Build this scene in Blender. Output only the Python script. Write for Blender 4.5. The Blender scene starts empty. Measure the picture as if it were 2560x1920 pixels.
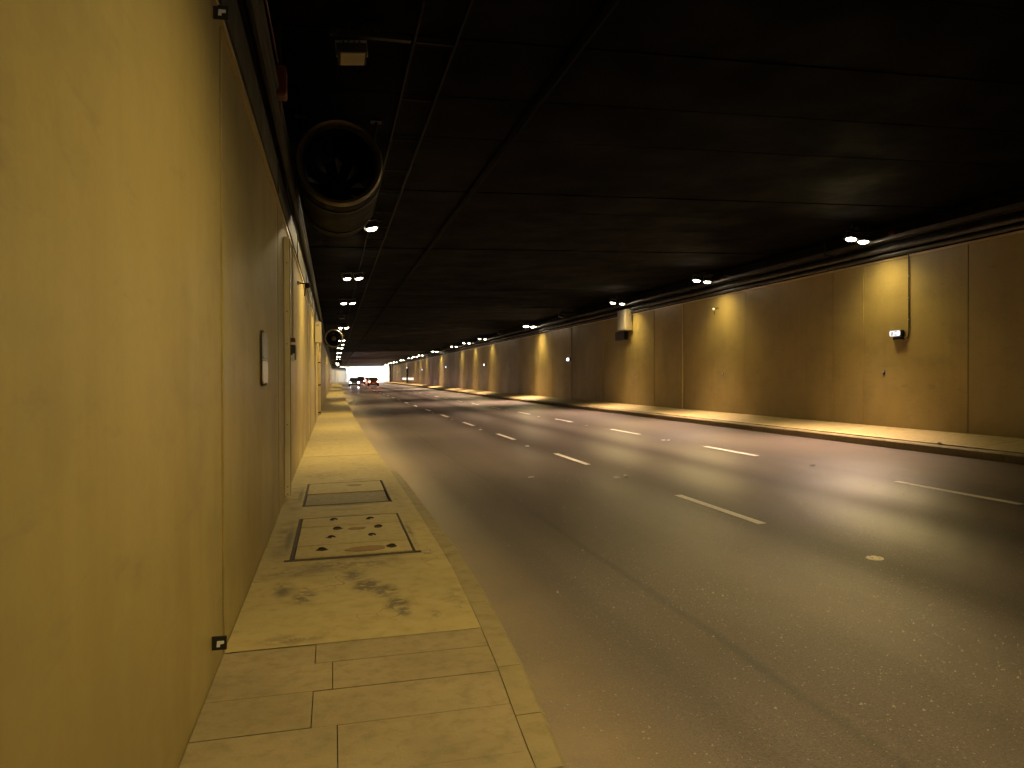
import bpy, bmesh, math, random
from mathutils import Vector, Matrix, Euler
random.seed(7)
R = math.radians
SC = bpy.context.scene
COL = SC.collection

# ------------------------------------------------------------------ camera
H = 1.725
F = 1900.0
cam_d = bpy.data.cameras.new('camera')
cam_d.sensor_width = 36.0
cam_d.lens = F / 2560 * 36.0
cam_d.clip_end = 5000
cam_d.clip_start = 0.05
cam = bpy.data.objects.new('camera', cam_d)
COL.objects.link(cam)
_yaw = math.atan((833.28 - 1280) / F)
_pit = math.atan((944.0 - 960) / F)
_rol = 0.0027
fwd = Vector((-math.sin(_yaw) * math.cos(_pit), math.cos(_yaw) * math.cos(_pit), math.sin(_pit)))
rgt = Vector((math.cos(_yaw), math.sin(_yaw), 0))
up = rgt.cross(fwd)
r2 = rgt * math.cos(_rol) - up * math.sin(_rol)
u2 = rgt * math.sin(_rol) + up * math.cos(_rol)
m = Matrix((r2, u2, -fwd)).transposed().to_4x4()
m.translation = Vector((0, 0, H))
cam.matrix_world = m
SC.camera = cam

# ------------------------------------------------------------------ world, sun, exposure
SUN_EL, SUN_AZ = 52.0, 35.0
w = bpy.data.worlds.new('World')
SC.world = w
w.use_nodes = True
nt = w.node_tree
nt.nodes.clear()
sky = nt.nodes.new('ShaderNodeTexSky')
sky.sky_type = 'NISHITA'
sky.sun_disc = False
sky.sun_elevation = R(SUN_EL)
sky.sun_rotation = R(SUN_AZ)
bg = nt.nodes.new('ShaderNodeBackground')
bg.inputs['Strength'].default_value = 0.15
wo = nt.nodes.new('ShaderNodeOutputWorld')
nt.links.new(sky.outputs[0], bg.inputs[0])
nt.links.new(bg.outputs[0], wo.inputs[0])
sd = bpy.data.lights.new('sun', 'SUN')
sd.energy = 5.0
sd.angle = R(0.5)
sd.color = (1, .96, .9)
so = bpy.data.objects.new('sun', sd)
COL.objects.link(so)
sv = Vector((math.sin(R(SUN_AZ)) * math.cos(R(SUN_EL)), math.cos(R(SUN_AZ)) * math.cos(R(SUN_EL)), math.sin(R(SUN_EL))))
so.rotation_euler = sv.to_track_quat('Z', 'Y').to_euler()
SC.view_settings.view_transform = 'Standard'
SC.view_settings.look = 'None'
SC.view_settings.exposure = 2.0
SC.view_settings.gamma = 1.0
SC.view_settings.use_curve_mapping = False
SC.render.engine = 'CYCLES'
SC.cycles.use_denoising = True
SC.cycles.max_bounces = 6
SC.cycles.diffuse_bounces = 4
SC.cycles.glossy_bounces = 3
SC.cycles.sample_clamp_indirect = 4.0
SC.cycles.caustics_reflective = False
SC.cycles.caustics_refractive = False

# ------------------------------------------------------------------ the line of the tunnel
PORTAL, BACK = 230.0, -46.0
XL, XR = -0.59, 12.86
def cx(y):
    return 0.0018 * max(y - 33, 0) + max(y - 170, 0) ** 2 / 900
def cdir(y):
    return math.atan((cx(y + .5) - cx(y - .5)))
def rise(y):
    t = min(max((y - 45) / 85, 0), 1)
    return 0.3 * t * t * (3 - 2 * t)
def zroad(x, y):
    return 0.02 * (x - 0.9) + rise(y)
def zfoot(x, y):
    return 0.23 + 0.02 * (x + 0.3) + rise(y)
def zceil(x):
    return 5.05 + 0.02 * x
def lerp_table(t, y):
    if y <= t[0][0]: return t[0][1]
    for (a, b), (c, d) in zip(t, t[1:]):
        if y <= c: return b + (d - b) * (y - a) / (c - a)
    return t[-1][1]
KIN = [(-46, .70), (2, .70), (3.0, .75), (3.8, .81), (4.57, .85), (6.05, .90), (9, .90), (12.4, .875), (14.5, .85), (19.4, .81), (26.7, .78), (33, .78), (51, .82), (90, .9), (260, .95)]
KOUT = [(-46, .80), (2, .80), (2.98, .885), (3.4, .925), (3.8, .955), (4.36, .985), (5.24, 1.025), (6.5, 1.045), (11, 1.015), (12.2, .99)]
def kin(y): return lerp_table(KIN, y)
def kout(y): return lerp_table(KOUT, y)
def stations(a, b, step=4.0):
    ys = [a]
    y = a
    while y < b - 1e-6:
        y = min(y + (step if y < 150 else min(step, 4.0)), b)
        ys.append(y)
    return ys

# ------------------------------------------------------------------ materials
MATS = {}
def mat(name, col=(.5, .5, .5), rough=.6, metal=0.0, emit=None, estr=0.0, spec=None):
    if name in MATS: return MATS[name]
    mt = bpy.data.materials.new(name)
    mt.use_nodes = True
    b = mt.node_tree.nodes['Principled BSDF']
    b.inputs['Base Color'].default_value = (*col, 1)
    b.inputs['Roughness'].default_value = rough
    b.inputs['Metallic'].default_value = metal
    if spec is not None: b.inputs['Specular IOR Level'].default_value = spec
    if emit:
        b.inputs['Emission Color'].default_value = (*emit, 1)
        b.inputs['Emission Strength'].default_value = estr
    MATS[name] = mt
    return mt
class N:
    """small node helper"""
    def __init__(s, mt):
        s.t = mt.node_tree
        s.b = s.t.nodes['Principled BSDF']
    def n(s, kind, **kw):
        o = s.t.nodes.new(kind)
        for k, v in kw.items():
            if k.startswith('i_'):
                o.inputs[int(k[2:]) if k[2:].isdigit() else k[2:].replace('_', ' ')].default_value = v
            else: setattr(o, k, v)
        return o
    def l(s, a, b): s.t.links.new(a, b)
    def coords(s, scale=(1, 1, 1), src='Object', rot=(0, 0, 0)):
        tc = s.n('ShaderNodeTexCoord')
        mp = s.n('ShaderNodeMapping')
        mp.inputs['Scale'].default_value = scale
        mp.inputs['Rotation'].default_value = rot
        s.l(tc.outputs[src], mp.inputs[0])
        return mp.outputs[0]
    def world(s, scale=(1, 1, 1)):
        g = s.n('ShaderNodeNewGeometry')
        mp = s.n('ShaderNodeMapping')
        mp.inputs['Scale'].default_value = scale
        s.l(g.outputs['Position'], mp.inputs[0])
        return mp.outputs[0]
    def noise(s, vec, scale=5., detail=4., rough=.55):
        o = s.n('ShaderNodeTexNoise')
        o.inputs['Scale'].default_value = scale
        o.inputs['Detail'].default_value = detail
        o.inputs['Roughness'].default_value = rough
        s.l(vec, o.inputs['Vector'])
        return o.outputs['Fac']
    def ramp(s, fac, stops):
        o = s.n('ShaderNodeValToRGB')
        e = o.color_ramp.elements
        while len(e) < len(stops): e.new(.5)
        for el, (p, c) in zip(e, stops):
            el.position = p
            el.color = (c, c, c, 1) if isinstance(c, (int, float)) else (*c, 1)
        s.l(fac, o.inputs[0])
        return o.outputs[0]
    def rng(s, v, a, b, c, d, smooth=False):
        o = s.n('ShaderNodeMapRange')
        if smooth: o.interpolation_type = 'SMOOTHSTEP'
        for i, x in enumerate((a, b, c, d)): o.inputs[i + 1].default_value = x
        s.l(v, o.inputs[0])
        return o.outputs[0]
    def mix(s, fac, a, b, mode='MIX'):
        o = s.n('ShaderNodeMix', data_type='RGBA', blend_type=mode)
        for i, v in ((0, fac), (6, a), (7, b)):
            if isinstance(v, (int, float)): o.inputs[i].default_value = v
            elif isinstance(v, tuple): o.inputs[i].default_value = (*v, 1)
            else: s.l(v, o.inputs[i])
        return o.outputs[2]
    def math(s, op, a, b=None):
        o = s.n('ShaderNodeMath', operation=op)
        for i, v in enumerate((a, b)):
            if v is None: continue
            if isinstance(v, (int, float)): o.inputs[i].default_value = v
            else: s.l(v, o.inputs[i])
        return o.outputs[0]
    def bump(s, h, strength=.3, dist=.01):
        o = s.n('ShaderNodeBump')
        o.inputs['Strength'].default_value = strength
        o.inputs['Distance'].default_value = dist
        s.l(h, o.inputs['Height'])
        s.l(o.outputs[0], s.b.inputs['Normal'])
    def base(s, c): s.l(c, s.b.inputs['Base Color'])
    def rough(s, c): s.l(c, s.b.inputs['Roughness'])

def blob(q, pos, cxy, rad, soft=1.0):
    """0..1 spot round a point on the floor, soft edge"""
    v = q.n('ShaderNodeVectorMath', operation='SUBTRACT')
    q.l(pos, v.inputs[0]); v.inputs[1].default_value = (cxy[0], cxy[1], 0)
    v2 = q.n('ShaderNodeVectorMath', operation='MULTIPLY')
    q.l(v.outputs[0], v2.inputs[0]); v2.inputs[1].default_value = (1 / rad[0], 1 / rad[1], 0)
    ln = q.n('ShaderNodeVectorMath', operation='LENGTH')
    q.l(v2.outputs[0], ln.inputs[0])
    return q.rng(ln.outputs['Value'], 1.0, 1.0 - soft, 0, 1, True)

def wall_mat():
    mt = mat('painted_wall_panel', (.45, .38, .22), .42)
    q = N(mt)
    p = q.world()
    n1 = q.noise(q.world((.6, .6, .35)), 1.0, 5, .6)
    n2 = q.noise(q.world((6, 6, .25)), 1.0, 4, .6)     # vertical washing streaks
    n3 = q.noise(p, 40, 3)
    sepx = q.n('ShaderNodeSeparateXYZ'); q.l(p, sepx.inputs[0])
    dirt = q.rng(sepx.outputs['Z'], .3, 1.7, 1, 0, True)
    dirtn = q.math('MULTIPLY', dirt, q.rng(n1, .35, .7, .1, .75))
    c = q.mix(q.rng(n1, .3, .7, 0, 1), (.37, .285, .095), (.30, .23, .075))
    c = q.mix(q.rng(n2, .5, .8, 0, .55), c, (.27, .19, .055))
    c = q.mix(q.rng(n3, .3, .7, 0, .18), c, (.2, .155, .05))
    c = q.mix(dirtn, c, (.19, .135, .045))
    oi = q.n('ShaderNodeObjectInfo')
    c = q.mix(q.rng(oi.outputs['Random'], 0, 1, .0, .12), c, (.25, .19, .07))
    n4 = q.noise(q.world((.9, .9, 1.6)), 1.0, 7, .7)
    c = q.mix(q.rng(n4, .48, .68, 0, .5), c, (.20, .155, .062))
    n5 = q.noise(q.world((2.5, 2.5, 9)), 1.0, 5, .65)
    c = q.mix(q.rng(n5, .60, .74, 0, .4), c, (.16, .12, .055))
    q.base(c)
    q.rough(q.rng(n1, .3, .7, .36, .55))
    q.bump(q.noise(p, 14, 3), .05, .01)
    return mt
def concrete_mat(name, a, b, stains=False, dark=(.1, .075, .04), sc=1.0, cracks=False):
    mt = mat(name, a, .75)
    q = N(mt)
    p = q.world()
    n1 = q.noise(p, 1.3 * sc, 6, .62)
    n2 = q.noise(p, 9 * sc, 5, .6)
    n3 = q.noise(p, 160, 3, .6)
    c = q.mix(q.rng(n1, .32, .68, 0, 1), a, b)
    c = q.mix(q.rng(n2, .5, .75, 0, .5), c, tuple(x * .62 for x in b))
    c = q.mix(q.rng(n3, .3, .7, 0, .22), c, tuple(x * .5 for x in b))
    if cracks:
        vo = q.n('ShaderNodeTexVoronoi', feature='DISTANCE_TO_EDGE')
        wv = q.n('ShaderNodeVectorMath', operation='ADD')
        ns = q.n('ShaderNodeTexNoise'); ns.inputs['Scale'].default_value = 4; q.l(p, ns.inputs['Vector'])
        sc_ = q.n('ShaderNodeVectorMath', operation='SCALE'); sc_.inputs['Scale'].default_value = .35
        q.l(ns.outputs['Color'], sc_.inputs[0])
        q.l(p, wv.inputs[0]); q.l(sc_.outputs[0], wv.inputs[1])
        q.l(wv.outputs[0], vo.inputs['Vector']); vo.inputs['Scale'].default_value = 2.3
        line = q.rng(vo.outputs['Distance'], .004, .016, 1, 0, True)
        msk = q.rng(q.noise(p, 1.7, 3), .52, .62, 0, .75)
        c = q.mix(q.math('MULTIPLY', line, msk), c, (.1, .07, .03))
    if stains:
        nm = q.rng(q.noise(p, 12, 9, .7), .40, .56, 0, 1)
        nm2 = q.rng(q.noise(p, 3.2, 4, .6), .38, .62, 0, 1)
        tot = None
        for cxy, rad, k, sharp in [((-.45, 7.3), (.2, 1.6), .8, nm2), ((-.3, 6.1), (.55, .35), .85, nm2), ((-.36, 5.6), (.13, .34), 1.4, nm2), ((.05, 6.2), (.8, .3), .8, nm),
                            ((-.2, 5.35), (.14, .28), 1.2, nm), ((.14, 5.85), (.14, .26), 1.1, nm), ((.23, 5.52), (.17, .26), 1.5, nm), ((.34, 5.35), (.14, .24), 1.6, nm),
                            ((.40, 5.02), (.12, .24), 1.6, nm), ((.43, 4.84), (.07, .14), 1.5, nm), ((.62, 4.72), (.05, .1), .9, nm), ((-.25, 4.5), (.3, .14), .8, nm),
                            ((.8, 5.1), (.12, .35), .5, nm), ((.1, 8.75), (.6, .35), .55, nm2), ((-.45, 9.6), (.16, 1.6), .75, nm2),
                            ((-.2, 11.9), (.45, .7), .55, nm), ((.3, 11.3), (.5, .25), .5, nm), ((.75, 9.7), (.12, 1.9), .4, nm), ((.25, 6.42), (.62, .14), .75, nm2), ((.17, 6.425), (.60, .055), 1.0, 1.0), ((-.405, 7.35), (.07, 1.1), .95, 1.0), ((.71, 7.3), (.04, 1.1), .8, nm2), ((.16, 8.40), (.56, .05), .8, 1.0), ((.15, 9.10), (.56, .06), 1.0, 1.0), ((-.41, 10.1), (.05, 1.05), .85, 1.0), ((.15, 11.12), (.55, .05), .7, nm2)]:
            bl = q.math('MULTIPLY', q.math('MULTIPLY', blob(q, p, cxy, rad), sharp), k)
            tot = bl if tot is None else q.math('MAXIMUM', tot, bl)
        c = q.mix(q.math('MINIMUM', tot, .92), c, dark)
    q.base(c)
    q.rough(q.rng(n2, .3, .7, .6, .85))
    q.bump(q.math('ADD', q.noise(p, 60, 5, .7), q.math('MULTIPLY', n3, .5)), .25, .006)
    return mt
def road_mat():
    mt = mat('asphalt', (.09, .08, .075), .5)
    q = N(mt)
    p = q.world()
    s = q.n('ShaderNodeSeparateXYZ'); q.l(p, s.inputs[0])
    n1 = q.noise(q.world((1.7, .035, 1)), 1.0, 4, .55)        # long wheel-track streaks
    n2 = q.noise(p, .55, 5, .6)
    n3 = q.noise(p, 75, 5, .8)
    wx = q.math('ADD', s.outputs['X'], q.math('MULTIPLY', q.math('SUBTRACT', q.noise(q.world((.25, .12, 0)), 1.0, 3), .5), .7))
    band = q.ramp(q.math('MULTIPLY', wx, 1 / 13), [(x / 13, v) for x, v in ((.5, .55), (1.5, .62), (2.3, .56), (3.0, .68), (3.85, .98), (4.8, .36), (5.85, 1.0), (6.65, .36), (7.5, .95), (8.4, .5), (9.6, .85), (11.3, .5))])
    for e in q.t.nodes:
        if e.type == 'VALTORGB': e.color_ramp.interpolation = 'EASE'
    bandn = q.math('ADD', q.math('MULTIPLY', band, .85), q.math('MULTIPLY', q.rng(n1, .36, .64, -.5, .5), .3))
    c = q.mix(bandn, (.050, .040, .033), (.27, .215, .18))
    c = q.mix(q.rng(n2, .4, .7, 0, .5), c, (.13, .106, .088))
    c = q.mix(q.rng(n3, .42, .66, 0, .85), c, (.035, .028, .023))
    # narrow dark rubber line in the near lane
    wob = q.math('MULTIPLY', q.math('SUBTRACT', q.noise(q.world((.3, .3, 0)), 1.0, 2), .5), .25)
    dx = q.math('ABSOLUTE', q.math('SUBTRACT', q.math('ADD', s.outputs['X'], wob), 2.42))
    c = q.mix(q.math('MULTIPLY', q.rng(dx, .0, .075, .55, 0, True), q.rng(n2, .3, .6, .3, 1)), c, (.03, .026, .025))
    # pale aggregate showing in the worn surface
    vo = q.n('ShaderNodeTexVoronoi'); vo.inputs['Scale'].default_value = 42; q.l(p, vo.inputs['Vector'])
    pick = q.n('ShaderNodeSeparateColor'); q.l(vo.outputs['Color'], pick.inputs[0])
    st = q.math('MULTIPLY', q.rng(vo.outputs['Distance'], .20, .32, 1, 0), q.rng(pick.outputs[0], .915, .92, 0, 1))
    vo2 = q.n('ShaderNodeTexVoronoi'); vo2.inputs['Scale'].default_value = 85; q.l(p, vo2.inputs['Vector'])
    pick2 = q.n('ShaderNodeSeparateColor'); q.l(vo2.outputs['Color'], pick2.inputs[0])
    st2 = q.math('MULTIPLY', q.rng(vo2.outputs['Distance'], .2, .36, 1, 0), q.rng(pick2.outputs[1], .86, .87, 0, 1))
    st = q.math('MAXIMUM', q.math('MULTIPLY', st, .8), q.math('MULTIPLY', st2, .55))
    worn = q.rng(q.noise(q.world((.8, .25, 1)), 1.0, 4, .6), .38, .58, .25, 1)
    c = q.mix(q.math('MULTIPLY', st, worn), c, (.55, .50, .40))
    # dust lying in the left gutter
    du = q.math('MULTIPLY', q.rng(s.outputs['X'], .9, 1.9, 1, 0, True), q.rng(q.noise(p, 1.6, 5, .65), .25, .65, .35, 1))
    c = q.mix(du, c, (.30, .225, .135))
    q.base(c)
    q.rough(q.math('ADD', q.rng(band, .3, 1, .42, .30), q.math('MULTIPLY', du, .3)))
    q.l(q.rng(band, .3, 1, .12, .7), q.b.inputs['Specular IOR Level'])
    hh = q.math('ADD', q.noise(p, 95, 4, .8), q.math('MULTIPLY', q.noise(p, 240, 2, .6), .5))
    q.bump(hh, .38, .007)
    return mt
def grimy_mat(name, a, b, rough=.6, metal=0., sc=3.0, bump=.1, spec=.5):
    mt = mat(name, a, rough, metal, spec=spec)
    q = N(mt)
    p = q.world()
    n = q.noise(p, sc, 5, .65)
    q.base(q.mix(q.rng(n, .35, .65, 0, 1), a, b))
    q.rough(q.rng(n, .3, .7, rough * .85, min(rough * 1.2, 1)))
    q.bump(q.noise(p, sc * 8, 3), bump, .005)
    return mt
def paint_mat():
    mt = mat('road_paint', (.75, .72, .66), .55)
    q = N(mt)
    p = q.world()
    n = q.noise(p, 55, 4, .7)
    n2 = q.noise(p, 4, 4, .6)
    c = q.mix(q.rng(n, .55, .68, 0, .7), (.92, .87, .78), (.4, .36, .3))
    q.base(q.mix(q.rng(n2, .4, .7, 0, .4), c, (.74, .68, .6)))
    q.bump(n, .2, .003)
    return mt
M_WALL = wall_mat()
M_CORE = grimy_mat('bare_concrete_wall', (.16, .13, .09), (.10, .085, .06), .8)
M_UPPER = grimy_mat('black_upper_wall', (.014, .013, .011), (.008, .007, .006), .85, spec=.15)
M_CEIL = grimy_mat('sooty_ceiling_plank', (.0028, .0025, .002), (.0018, .0016, .0013), .8, sc=.8, spec=.04)
M_SLAB = concrete_mat('footway_concrete', (.40, .315, .125), (.335, .262, .10), stains=True, cracks=True)
M_SLABF = concrete_mat('old_footway_slab', (.30, .232, .112), (.205, .158, .075), sc=1.4, cracks=False)
M_KERB = concrete_mat('kerb_concrete', (.28, .22, .1), (.23, .18, .08))
M_COVER = concrete_mat('cover_concrete', (.39, .31, .125), (.35, .275, .11), sc=2)
M_COVERD = concrete_mat('worn_cover_concrete', (.20, .155, .075), (.15, .115, .055), sc=2)
M_RFOOT = concrete_mat('right_footway_concrete', (.44, .34, .14), (.36, .28, .11))
M_ROAD = road_mat()
M_PAINT = paint_mat()
M_STEEL = grimy_mat('galvanised_steel', (.30, .28, .24), (.2, .18, .15), .38, .8)
M_DSTEEL = grimy_mat('dark_painted_steel', (.03, .027, .022), (.018, .016, .013), .6, .1, spec=.25)
M_TRAY = grimy_mat('grey_tray_steel', (.045, .04, .032), (.03, .026, .02), .5, .2)
M_CREAM = grimy_mat('cream_metal', (.52, .43, .24), (.43, .35, .19), .35)
M_BRIGHT = mat('polished_corner', (.75, .68, .5), .2, .7)
M_IRON = grimy_mat('rusty_iron', (.05, .03, .018), (.025, .018, .012), .75, .2, 30)
M_RUST = grimy_mat('rust_stain', (.24, .15, .055), (.20, .13, .05), .8, 0, 14)
M_WHITE = grimy_mat('white_plate', (.72, .70, .66), (.6, .58, .54), .3, 0, 6)
M_BLACK = mat('black_plastic', (.012, .011, .01), .5)
M_RED = grimy_mat('red_box_paint', (.13, .012, .006), (.09, .008, .004), .5)
M_GREY = grimy_mat('grey_box_paint', (.33, .3, .25), (.26, .24, .2), .5)
M_FAN = grimy_mat('fan_casing_paint', (.014, .012, .008), (.010, .008, .006), .7, 0., spec=.08)
M_NOZZ = grimy_mat('fan_nozzle_metal', (.16, .125, .065), (.11, .085, .045), .35, .6)
M_RUBBER = mat('tyre_rubber', (.02, .02, .02), .8)
M_GLASS = mat('car_glass', (.02, .025, .03), .08)
M_GLAZE = mat('lamp_glass_lit', (1, 1, 1), .3, emit=(1, .86, .62), estr=14)
M_GLAZOFF = grimy_mat('lamp_glass_unlit', (.42, .36, .26), (.34, .29, .2), .4)
M_SIGNW = mat('sign_face_white', (.8, .8, .85), .4, emit=(.86, .88, 1), estr=.24)
M_SIGNG = mat('sign_print_dark_green', (.02, .06, .045), .5)
M_REFL = mat('reflector_white', (.8, .8, .78), .25)

# ------------------------------------------------------------------ mesh helpers
class MB:
    def __init__(s): s.bm = bmesh.new()
    def box(s, c, d, rot=None, bev=0.0):
        g = bmesh.ops.create_cube(s.bm, size=1.0)
        vs = g['verts']
        bmesh.ops.scale(s.bm, vec=d, verts=vs)
        if bev:
            es = list({e for v in vs for e in v.link_edges})
            r = bmesh.ops.bevel(s.bm, geom=es, offset=bev, segments=1, affect='EDGES')
            vs = [v for v in s.bm.verts if v in set(r['verts']) or v in set(vs)] if False else list({v for f in r['faces'] for v in f.verts} | {v for v in vs if v.is_valid})
        if rot is not None: bmesh.ops.rotate(s.bm, verts=vs, cent=(0, 0, 0), matrix=Euler(rot).to_matrix())
        bmesh.ops.translate(s.bm, vec=c, verts=vs)
        return s
    def cyl(s, a, b, r, r2=None, seg=12, caps=True):
        a, b = Vector(a), Vector(b)
        d = b - a
        mtx = Matrix.Translation((a + b) / 2) @ d.to_track_quat('Z', 'Y').to_matrix().to_4x4()
        bmesh.ops.create_cone(s.bm, cap_ends=caps, segments=seg, radius1=r, radius2=r if r2 is None else r2, depth=d.length, matrix=mtx)
        return s
    def tube(s, pts, r, seg=8):
        pts = [Vector(p) for p in pts]
        rings = []
        for i, p in enumerate(pts):
            d = (pts[min(i + 1, len(pts) - 1)] - pts[max(i - 1, 0)]).normalized()
            q = d.to_track_quat('Z', 'Y')
            rings.append([s.bm.verts.new(p + q @ Vector((r * math.cos(t * 2 * math.pi / seg), r * math.sin(t * 2 * math.pi / seg), 0))) for t in range(seg)])
        for A, B in zip(rings, rings[1:]):
            for t in range(seg): s.bm.faces.new((A[t], A[(t + 1) % seg], B[(t + 1) % seg], B[t]))
        s.bm.faces.new(rings[0][::-1]); s.bm.faces.new(rings[-1])
        return s
    def lathe(s, prof, c=(0, 0, 0), axis='Y', seg=32, close=False):
        rings = []
        for r, h in prof:
            ring = []
            for t in range(seg):
                a = t * 2 * math.pi / seg
                if axis == 'Y': v = Vector((r * math.cos(a), h, r * math.sin(a)))
                else: v = Vector((r * math.cos(a), r * math.sin(a), h))
                ring.append(s.bm.verts.new(v + Vector(c)))
            rings.append(ring)
        pairs = list(zip(rings, rings[1:])) + ([(rings[-1], rings[0])] if close else [])
        for A, B in pairs:
            for t in range(seg): s.bm.faces.new((A[t], A[(t + 1) % seg], B[(t + 1) % seg], B[t]))
        return s
    def prism(s, poly, z0, z1):
        """poly: list of (x,y) or (x,y,z-offset); z0,z1 bottom/top"""
        lo = [s.bm.verts.new((q[0], q[1], (q[2] if len(q) > 2 else 0) + z0)) for q in poly]
        hi = [s.bm.verts.new((q[0], q[1], (q[2] if len(q) > 2 else 0) + z1)) for q in poly]
        n = len(poly)
        s.bm.faces.new(hi); s.bm.faces.new(lo[::-1])
        for i in range(n): s.bm.faces.new((lo[i], lo[(i + 1) % n], hi[(i + 1) % n], hi[i]))
        return s
    def sweep(s, prof, ys, closed=True):
        """prof(y) -> list of (x,z)"""
        rings = [[s.bm.verts.new((x + cx(y), y, z)) for x, z in prof(y)] for y in ys]
        n = len(rings[0])
        for A, B in zip(rings, rings[1:]):
            for i in range(n if closed else n - 1):
                s.bm.faces.new((A[i], A[(i + 1) % n], B[(i + 1) % n], B[i]))
        if closed:
            s.bm.faces.new(rings[0]); s.bm.faces.new(rings[-1][::-1])
        return s
    def ball(s, c, r, seg=12, scale=(1, 1, 1)):
        g = bmesh.ops.create_uvsphere(s.bm, u_segments=seg, v_segments=max(seg // 2, 4), radius=r)
        bmesh.ops.scale(s.bm, vec=scale, verts=g['verts'])
        bmesh.ops.translate(s.bm, vec=c, verts=g['verts'])
        return s
    def mesh(s, name, material, smooth=False):
        bmesh.ops.recalc_face_normals(s.bm, faces=s.bm.faces)
        me = bpy.data.meshes.new(name)
        s.bm.to_mesh(me); s.bm.free()
        if material: me.materials.append(material)
        if smooth:
            for f in me.polygons: f.use_smooth = True
            try: me.set_sharp_from_angle(angle=R(35))
            except Exception: pass
        return me
    def build(s, name, material, parent=None, smooth=False):
        return put(name, s.mesh(name, material, smooth), parent)
def put(name, me, parent=None, loc=None, rot=None):
    o = bpy.data.objects.new(name, me)
    COL.objects.link(o)
    if parent: o.parent = parent
    if loc: o.location = loc
    if rot: o.rotation_euler = rot
    return o
def thing(name, label, cat, loc=(0, 0, 0), rz=0.0, group=None):
    o = bpy.data.objects.new(name, None)
    o.empty_display_size = .2
    COL.objects.link(o)
    o.location = loc; o.rotation_euler = (0, 0, rz)
    return tag(o, label, cat, group)
def tag(o, label, cat, group=None):
    o['label'] = label; o['category'] = cat
    if group: o['group'] = group
    return o
def struct(o): o['kind'] = 'structure'; return o
def stuff(o): o['kind'] = 'stuff'; return o
def copy_tree(src, parent=None):
    c = src.copy(); COL.objects.link(c)
    if parent: c.parent = parent
    for ch in list(src.children): copy_tree(ch, c)
    return c
ORD = ['first', 'second', 'third', 'fourth', 'fifth', 'sixth', 'seventh', 'eighth', 'ninth', 'tenth', 'eleventh', 'twelfth', 'thirteenth', 'fourteenth', 'fifteenth',
       'sixteenth', 'seventeenth', 'eighteenth', 'nineteenth', 'twentieth', 'twenty-first', 'twenty-second', 'twenty-third', 'twenty-fourth']

# ================================================================== SETTING
YS = stations(BACK, PORTAL, 4.0)
YRD = stations(BACK, PORTAL, 4.0) + [PORTAL + 30 * i for i in range(1, 12)]
road = struct(MB().sweep(lambda y: [(.55 + .029 * i * 13, zroad(.55 + .029 * i * 13, y)) for i in range(30)], YRD, closed=False).build('road', M_ROAD))
# painted lane dashes and studs between them
def mark_box(x, y0, y1, wd, h):
    return MB().sweep(lambda y: [(x - wd / 2, zroad(x - wd / 2, y) - .004), (x + wd / 2, zroad(x + wd / 2, y) - .004), (x + wd / 2, zroad(x + wd / 2, y) + h), (x - wd / 2, zroad(x - wd / 2, y) + h)], [y0, (y0 + y1) / 2, y1])
for (lx, y_far) in ((4.685, 9.80), (8.235, 9.80)):
    for n in range(-3, 36):
        yb = y_far + 6 * n
        mark_box(lx, yb - 2.14, yb, .105 if lx < 6 else .11, .004).build('lane_dash', M_PAINT, road)
stud_me = MB().prism([(-.05, -.05), (.05, -.05), (.05, .05), (-.05, .05)], 0, .002).box((0, 0, .009), (.085, .08, .018), bev=.006).mesh('road_stud', M_REFL)
for lx in (4.53, 8.06):
    for n in range(0, 12):
        y = 11.75 + 5.95 * n
        if lx > 6 and n in (0,): continue
        put('road_stud', stud_me, road, (lx + cx(y), y, zroad(lx, y)))

# outside ground beyond the portal
struct(MB().sweep(lambda y: [(-400, -.25), (400, -.25)], [PORTAL + .3, PORTAL + 60, 3000], closed=False).build('ground', concrete_mat('pale_ground', (.42, .4, .36), (.36, .34, .3))))

# left footway: base, slabs, kerb stones ---------------------------------
pav = struct(MB().sweep(lambda y: [(XL - .05, -.3 + rise(y)), (kin(y) - .02, -.3 + rise(y)), (kin(y) - .02, zfoot(.8, y) - .17), (XL - .05, zfoot(XL, y) - .17)], stations(BACK, PORTAL, 3.0)).build('pavement', M_CORE))
def slab(x0, x1, y0, y1, material, th=.165, gap=.006, parent=pav, name='paving_slab'):
    """x0,x1 may be functions of y"""
    fx0 = x0 if callable(x0) else (lambda y: x0)
    fx1 = x1 if callable(x1) else (lambda y: x1)
    mb = MB()
    ys = stations(y0 + gap, y1 - gap, 1.0)
    dz = random.uniform(-.003, .003)
    mb.sweep(lambda y: [(fx0(y) + gap, zfoot(fx0(y), y) - th), (fx1(y) - gap, zfoot(fx1(y), y) - th), (fx1(y) - gap, zfoot(fx1(y), y) + dz), (fx0(y) + gap, zfoot(fx0(y), y) + dz)], ys)
    return mb.build(name, material, parent)
rows = [(2.9, 3.34, .01), (3.34, 3.73, -.1), (3.73, 4.09, -.01), (4.09, 4.385, -.1)]
y = 2.9; k = 0
while y > -6:
    rows.append((y - .42, y, (-.1, .01)[k % 2])); y -= .42; k += 1
for (a, b, sx) in rows:
    slab(XL, sx, a, b, M_SLABF, gap=.0022)
    slab(sx, kin, a, b, M_SLABF, gap=.0022)
slab(XL, kin, BACK, y, M_SLABF)
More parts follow.
